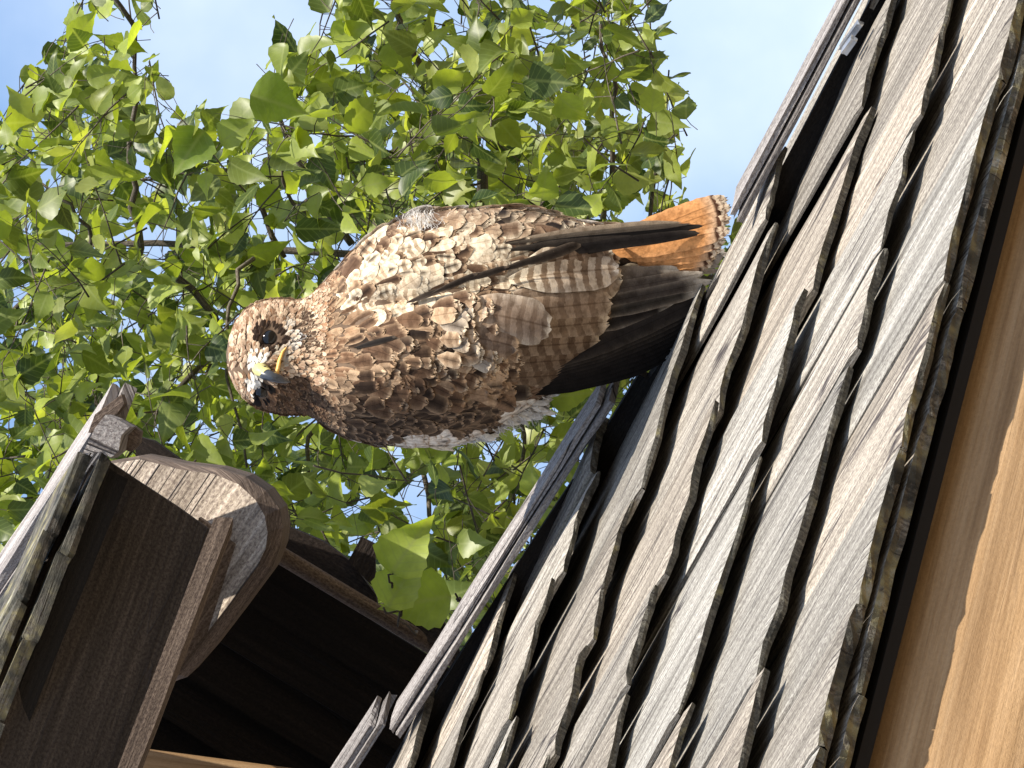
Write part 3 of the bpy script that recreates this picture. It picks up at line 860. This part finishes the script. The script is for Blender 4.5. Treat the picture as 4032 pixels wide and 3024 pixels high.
# crease shade between back and near wing, painted as thin dark feathers
fd = MB()
for (b, tp, wd, k) in (((880, 658), (960, 630), 12, 20), ((930, 642), (1035, 600), 13, 26), ((1000, 615), (1100, 588), 13, 32), ((1070, 598), (1200, 560), 13, 38), ((1120, 585), (1260, 545), 20, 44)):
    x0, y0 = b; x1, y1 = tp
    feather(fd, x0, y0, math.atan2(y1 - y0, x1 - x0), math.hypot(x1 - x0, y1 - y0), wd, (.03, .022, .017), (.22, .17, .125), 0, 4, k * .7, k * .3, edge=.4, nu=9)
fd.build('fold_shade_feathers', M_f, hawk)
# ---- tail
tl = MB()
for i, (tx, ty) in enumerate(((1540, 568), (1550, 554), (1560, 538), (1568, 518), (1576, 496), (1580, 470), (1578, 445), (1572, 428))):
    t = i / 7
    x, y = 1290, 560 - 18 * t
    feather(tl, x, y, math.atan2(ty - y, tx - x), math.hypot(tx - x, ty - y), 54, (.72, .34, .13), (.80, .45, .22), 0, 1, 0, 0, 1, 0, .25, (.72, .58, .42), 0,
            (lambda k: (lambda a, b: 74 + (a - 1290) * .08 + k))(i * 3.0 - abs(i - 4) * 3), nu=40, tipw=.06, camber=.08, band=((.885, .915, (.10, .045, .025)), (.955, .968, (.22, .12, .07))))
tail = tl.build('tail', M_f, hawk)
# ---- downy white tuft on the far shoulder and fluff under the belly
dm = MB()
def strand(mb, x, y, h, a, L, w, c):
    p = []; 
    for k in range(5):
        u = k / 4; aa = a + u * rnd(-.5, .5)
        p.append((x + math.cos(aa) * L * u, y + math.sin(aa) * L * u, h + u * rnd(-3, 4)))
    vs = []
    for k, (a_, b_, c_) in enumerate(p):
        ww = w * (1 - k / 4.4)
        vs += [HP(a_ - math.sin(a) * ww, b_ + math.cos(a) * ww, c_), HP(a_ + math.sin(a) * ww, b_ - math.cos(a) * ww, c_), HP(a_, b_, c_ + ww)]
    f = []
    for k in range(4):
        for j in range(3): f.append((k * 3 + j, k * 3 + (j + 1) % 3, k * 3 + 3 + (j + 1) % 3, k * 3 + 3 + j))
    mb.add(vs, f, None, [(*c, 0)] * len(vs), 0, True)
for i in range(170):
    x = random.gauss(905, 20); y = rnd(462, 500)
    strand(dm, x, y, surf(x, y) + 6, random.gauss(-1.9, .6), rnd(10, 34), rnd(.5, 1.1), mixv(WHT, (.9, .9, .88), random.random()))
dm.build('down_tuft', M_f, hawk); dm = MB()
for i in range(300):
    x = rnd(1005, 1170); y = 945 - (x - 1005) * .36 + rnd(-38, 12)
    strand(dm, x, y, rnd(-60, 20), rnd(.2, 1.5), rnd(14, 30), rnd(1, 2), mixv(WHT, (.62, .6, .56), random.random()))
dm.build('belly_down', M_f, hawk)
# white thigh feathering below the wing edge, then legs and feet gripping the roof edge
th = MB()
for i in range(330):
    t = random.random(); x = 925 + 235 * t; y = 968 - 85 * t ** 1.3 + rnd(-52, 0)
    fan(th, (x, y), (x + rnd(24, 52), y + rnd(-12, 14)), rnd(9, 15), mixv(WHT, (.66, .62, .55), random.random() * .7), WHT, rnd(-70, 20), rnd(-60, 10), nu=6, edge=.2)
th.build('thigh_feathers', M_f, hawk)
for lx, ly, lh in ((1330, 720, -70), (1390, 640, -90)):
    lg = MB()
    pts = [HP(lx - 190, ly - 10, lh + 50), HP(lx - 110, ly + 2, lh + 30), HP(lx - 40, ly + 12, lh + 5), HP(lx, ly + 16, lh)]
    tube(lg, pts, [.022, .012, .0055, .006], k=10)
    leg = lg.build('leg', M_foot, hawk)
    for (ax_, ay_, ah) in ((22, 30, 60), (26, 2, 66), (20, -26, 58), (10, 14, -50)):
        fm = MB(); b0 = Vector((lx, ly + 16, lh)); d = Vector((ax_, ay_, ah))
        tube(fm, [HP(*b0), HP(*(b0 + d * .5 + Vector((-8, 0, 0)))), HP(*(b0 + d)), HP(*(b0 + d + Vector((14, 0, 4))))], [.0055, .0050, .0042, .003], k=8)
        toe = fm.build('toe', M_foot, leg)
        # claws are part of each toe's tip
        tube_m = MB(); tube(tube_m, [HP(*(b0 + d + Vector((12, 0, 3)))), HP(*(b0 + d + Vector((24, 0, 6)))), HP(*(b0 + d + Vector((34, 0, 0))))], [.003, .0022, .0003], k=8)
        tube_m.build('claw', M_claw, leg)
#TREE
# ------------------------------------------------------------ trees
def leaf_mat(name, sat=1.0):
    m, t, p, o = new_mat(name)
    at = N(t, 'ShaderNodeAttribute', attribute_name='tint')
    tcn = N(t, 'ShaderNodeTexCoord'); sp = N(t, 'ShaderNodeSeparateXYZ'); t.links.new(tcn.outputs['UV'], sp.inputs[0])
    def mth(op, a, b=None):
        n = N(t, 'ShaderNodeMath', operation=op)
        for i, q in enumerate((a, b)):
            if q is None: continue
            if isinstance(q, (int, float)): n.inputs[i].default_value = q
            else: t.links.new(q, n.inputs[i])
        return n.outputs[0]
    v = mth('ABSOLUTE', sp.outputs[1])
    rib = ramp(t, [(0, (1, 1, 1)), (.06, (0, 0, 0))], v)
    side = mth('SINE', mth('MULTIPLY', mth('SUBTRACT', sp.outputs[0], mth('MULTIPLY', v, .55)), 44.0))
    sv_ = ramp(t, [(.86, (0, 0, 0)), (1.0, (1, 1, 1))], mth('ADD', mth('MULTIPLY', side, .5), .5))
    n = noise_t(t, mapping(t, (30, 30, 30), uv=False), 1, 4)
    c = mixc(t, at.outputs['Color'], ramp(t, [(.3, (.68, .70, .6)), (.7, (1.2, 1.18, 1.1))], n), 1.0, 'MULTIPLY')
    c = mixc(t, c, (.30, .34, .12), mth('MULTIPLY', rib, .6))
    c = mixc(t, c, (.24, .30, .10), mth('MULTIPLY', sv_, .28))
    gm = N(t, 'ShaderNodeNewGeometry')
    under = mixc(t, c, (.34, .38, .13), .35)
    c2 = mixc(t, c, under, gm.outputs['Backfacing'])
    t.links.new(c2, p.inputs['Base Color']); p.inputs['Roughness'].default_value = .42
    p.inputs['Specular IOR Level'].default_value = .45
    tr = N(t, 'ShaderNodeBsdfTranslucent')
    tcx = mixc(t, c, (1.65, 1.65, .5), 1.0, 'MULTIPLY'); t.links.new(tcx, tr.inputs['Color'])
    ms = N(t, 'ShaderNodeMixShader'); ms.inputs[0].default_value = .44
    t.links.new(p.outputs[0], ms.inputs[1]); t.links.new(tr.outputs[0], ms.inputs[2]); t.links.new(ms.outputs[0], o.inputs[0])
    b = N(t, 'ShaderNodeBump'); b.inputs['Strength'].default_value = .4; b.inputs['Distance'].default_value = .001
    t.links.new(n, b.inputs['Height']); t.links.new(b.outputs[0], p.inputs['Normal'])
    return m
M_leaf = leaf_mat('poplar_leaf')
M_bark = wood('bark', (.05, .042, .035), (.12, .105, .085), (.24, .215, .18), crack=.6, streak=30, bump=1.0)
LW = (0.0, .50, .84, .97, 1.0, .96, .86, .74, .60, .45, .30, .18, .09, 0.0)
LT = (0.0, .05, .13, .20, .28, .36, .44, .52, .60, .68, .76, .84, .91, 1.0)
def leaf(mb, p, d, nrm, L, col, fold, droop, asp=.74):
    d = d.normalized(); sd = d.cross(nrm).normalized(); nr = sd.cross(d).normalized()
    vs = []; uvs = []; n = len(LT); tw = rnd(-.5, .5)
    wv = rnd(0, 9)
    for i in range(n):
        t = LT[i]; wd = LW[i] * L * asp * .5
        c = p + d * (L * t) + nr * (-droop * L * t * t)
        for sgn in (-1, 0, 1):
            j = (1 + (.06 if i % 2 else -.04)) if sgn else 1
            q = c + sd * (sgn * wd * j) + nr * (abs(sgn) * wd * fold + sgn * wd * tw * t + .06 * L * abs(sgn) * math.sin(t * 7 + wv + sgn))
            vs.append(q); uvs.append((t, sgn * LW[i] * .5 if i not in (0, n - 1) else 0))
    f = []
    for i in range(n - 1):
        a = i * 3; f += [(a, a + 1, a + 4, a + 3), (a + 1, a + 2, a + 5, a + 4)]
    mb.add(vs, f, uvs, [(*col, 0)] * len(vs), 0, True)
def leaf_col():
    r = random.random()
    a = mixv((.035, .065, .014), (.36, .43, .09), r ** 1.15)
    if random.random() < .14: a = mixv(a, (.22, .25, .05), rnd(.3, .9))
    if random.random() < .10: a = mixv(a, (.42, .45, .16), .6)
    return a
GAPS = [  # open sky, picture places (2212 wide), as seen past the crown's outline
    [(-400, -400), (120, -400), (135, 0), (150, 50), (90, 100), (60, 150), (10, 190), (-10, 250), (-20, 330), (-400, 330)],
    [(385, -400), (385, 0), (372, 60), (335, 75), (335, 120), (372, 170), (350, 215), (390, 250), (420, 205), (470, 225), (560, 260), (600, 245), (575, 190), (550, 150), (560, 110), (620, 120), (560, 60), (540, 0), (540, -400)],
    [(1440, -400), (1445, 0), (1505, 45), (1470, 70), (1505, 120), (1485, 150), (1470, 175), (1485, 210), (1470, 260), (1510, 275), (1500, 310), (1520, 335), (1500, 400), (1520, 470), (3200, 470), (3200, -400)],
    [(1150, -400), (1150, 0), (1165, 25), (1195, 30), (1205, 0), (1205, -400)]]
HOLES = [(345, 520, 38, 50), (300, 385, 36, 26), (470, 290, 30, 24), (130, 330, 0, 0), (565, 360, 18, 30), (410, 540, 22, 22), (830, 450, 20, 20), (740, 540, 40, 34), (1060, 970, 34, 26), (915, 1120, 38, 40), (1330, 360, 26, 22), (440, 950, 20, 18), (870, 205, 34, 20), (1290, 170, 18, 24), (40, 620, 26, 20), (100, 800, 24, 20), (270, 540, 20, 30), (690, 590, 30, 20), (860, 380, 18, 22), (960, 1215, 16, 26)]
def inpoly(x, y, P_):
    c = False; j = len(P_) - 1
    for i in range(len(P_)):
        xi, yi = P_[i]; xj, yj = P_[j]
        if (yi > y) != (yj > y) and x < (xj - xi) * (y - yi) / (yj - yi) + xi: c = not c
        j = i
    return c
def proj(p):
    q = p - C0; z = q.dot(DV)
    return (2016 + q.dot(CX) / z * FPX) / S22, (1512 - q.dot(CY) / z * FPX) / S22
def open_sky(p, holes=True):
    x, y = proj(p)
    for g in GAPS:
        if inpoly(x, y, g): return True
    if holes:
        for (a, b, r1, r2) in HOLES:
            if r1 and ((x - a) / r1) ** 2 + ((y - b) / r2) ** 2 < 1: return True
    return False
tb_ = W(2600, 760, 7.9)
tree = thing('poplar_tree', Vector((tb_.x, tb_.y, 0)), 'leafy green poplar tree filling the background behind the hawk', 'tree')
tk = MB(); top = W(-300, 560, 8.0)
pts = [Vector((tb_.x, tb_.y, 0))] + [Vector((tb_.x, tb_.y, 0)).lerp(top, t) + Vector((.04 * math.sin(t * 9), .03 * math.cos(t * 7), 0)) for t in (.15, .3, .45, .6, .75, .9, 1.0)]
tube(tk, pts, [.05, .04, .032, .022, .012, .007, .005, .003], k=14); tk.build('trunk', M_bark, tree)
br = MB(); tips = []
def curve(a, b, r0, r1, bend=.06, n=9):
    off = Vector((rnd(-1, 1), rnd(-1, 1), rnd(-1, 1))) * bend
    p = [a.lerp(b, i / n) + off * math.sin(math.pi * i / n) + Vector((rnd(-1, 1), rnd(-1, 1), rnd(-1, 1))) * .006 for i in range(n + 1)]
    tube(br, p, [r0 + (r1 - r0) * i / n for i in range(n + 1)], k=7)
    return p
limbs = []
for (a, b, r) in (((1040, 450, 7.7), (905, 140, 7.5), .0095), ((905, 140, 7.5), (860, -160, 7.4), .006), ((300, 560, 7.6), (290, 60, 7.5), .006), ((290, 60, 7.5), (282, -160, 7.5), .004),
                  ((380, 600, 7.4), (365, 950, 7.3), .006), ((540, 560, 7.3), (533, 1010, 7.2), .0035), ((620, 560, 7.7), (470, 370, 7.5), .005), ((760, 520, 7.6), (590, 190, 7.5), .006),
                  ((700, 480, 7.4), (640, 230, 7.3), .0035), ((1230, 560, 7.8), (1215, 380, 7.7), .004), ((1300, 480, 7.8), (1290, 60, 7.6), .005), ((210, 620, 7.7), (90, 400, 7.6), .004),
                  ((520, 700, 7.6), (220, 1100, 7.4), .005), ((900, 900, 7.7), (980, 1300, 7.5), .005), ((1120, 850, 7.8), (1110, 1090, 7.6), .004), ((700, 900, 7.7), (720, 1200, 7.6), .004),
                  ((1300, 700, 7.8), (1420, 300, 7.6), .005), ((100, 600, 7.9), (20, 1000, 7.8), .004)):
    limbs.append(curve(W(*a), W(*b), r, r * .5))
# twigs with alternating leaves
lf = MB()
CRDIR = [CX, -CX]
def twig(p0, d, L, r, nl, size):
    p = [p0]; dd = d.normalized(); k = 7
    for i in range(k):
        dd = (dd + Vector((rnd(-1, 1), rnd(-1, 1), rnd(-1, 1))) * .16).normalized(); p.append(p[-1] + dd * (L / k))
    if open_sky(p[-1], False): 
        if open_sky(p[3], False): return
    if not any(open_sky(q, False) for q in p): tube(br, p, [r * (1 - i / (k + .3)) for i in range(k + 1)], k=5)
    for i in range(nl):
        t = (i + .5 + rnd(-.3, .3)) / nl; a = t * k; j = min(k - 1, int(a)); q = p[j].lerp(p[j + 1], a - j)
        sd = Vector((rnd(-1, 1), rnd(-1, 1), rnd(-1, 1))).normalized()
        pd = (dd * .4 + sd * .9 + Vector((0, 0, rnd(-.6, .35)))).normalized()
        pl = rnd(.018, .045); q2 = q + pd * pl
        ld = (pd * .7 + Vector((rnd(-.7, .7), rnd(-.7, .7), rnd(-1.0, .45)))).normalized()
        s_ = size * rnd(.62, 1.25)
        mid = q2 + ld * s_ * .5
        if open_sky(q, False) or open_sky(mid) or open_sky(q2 + ld * s_ * .85, False): continue
        nr = (Vector((rnd(-1, 1), rnd(-1, 1), rnd(-1, 1))) + Vector((0, -.55, .35)) + sun_dir * .4).normalized()
        tube(br, [q, q.lerp(q2, .5) + Vector((0, 0, .002)), q2], [.0008, .0007, .0007], k=4, cap=False)
        leaf(lf, q2, ld, nr, s_, leaf_col(), rnd(-.1, .6), rnd(-.2, .5), rnd(.50, .80))
for i in range(760):
    x = rnd(-160, 1620); y = rnd(-200, 1420); D = rnd(6.7, 8.6)
    if x > 1350 and y > 700: continue
    p = W(x, y, D)
    if open_sky(p, False): continue
    d = Vector((rnd(-1, 1), rnd(-.6, .6), rnd(-.3, 1.0)))
    twig(p, d, rnd(.16, 0.34), .0015, random.randint(7, 11), .057)
# leaves beyond the frame so the crown goes on
for i in range(150):
    p = W(rnd(-1500, 1400), random.choice([rnd(-900, -200), rnd(1500, 2200)]), rnd(7.2, 9.2))
    if not open_sky(p): twig(p, Vector((rnd(-1, 1), rnd(-.6, .6), rnd(-.3, 1))), .3, .0015, 7, .06)
# big near leaves by the lower roof edge
for (x, y, dx, dy, L, D) in ((845, 1240, 38, -60, .062, 4.78), (838, 1312, 40, -70, .058, 4.80), (975, 1288, -90, 14, .066, 4.84), (540, 205, 45, 12, .075, 6.6), (440, 280, -40, 60, .07, 6.8)):
    d = (CX * dx - CY * dy).normalized() 
    leaf(lf, W(x, y, D), d, (CZ + sun_dir * rnd(.1, .5) + CY * rnd(-.3, .3)).normalized(), L * 1.1, mixv((.20, .28, .05), (.36, .44, .09), random.random()), .4, .25, .8)
curve(W(1000, 1330, 4.9), W(985, 1285, 4.84), .0015, .001, .005); curve(W(860, 1330, 4.84), W(845, 1240, 4.78), .0015, .001, .005); curve(W(900, 1380, 4.95), W(838, 1310, 4.80), .0015, .001, .005)
br.build('branches', M_bark, tree); lf.build('crown', M_leaf, tree)
# a second, farther tree just showing over the roof edge
fb = W(1880, 590, 60.0)
far = thing('distant_tree', Vector((fb.x, fb.y, 0)), 'small-leaved tree top far off, just showing above the roof edge by the tail', 'tree')
tk = MB(); tube(tk, [Vector((fb.x, fb.y, 0)), Vector((fb.x, fb.y, fb.z * .6)), Vector((fb.x, fb.y, fb.z * 1.0))], [.25, .16, .05], k=12); tk.build('trunk', M_bark, far)
fl = MB()
for i in range(2600):
    a = Vector((random.gauss(0, 1), random.gauss(0, 1), random.gauss(0, 1))).normalized() * rnd(.2, 1) ** .5
    a = a * (1 + .25 * noise.noise(a * 3))
    p = fb + Vector((a.x * 1.1, a.y * 1.2, a.z * 1.95))
    leaf(fl, p, Vector((rnd(-1, 1), rnd(-1, 1), rnd(-1, 1))), Vector((rnd(-1, 1), rnd(-1, 1), rnd(-.2, 1))), rnd(.09, .15), mixv((.05, .09, .025), (.12, .17, .05), random.random()), .2, .1)
fl.build('crown', M_leaf, far)
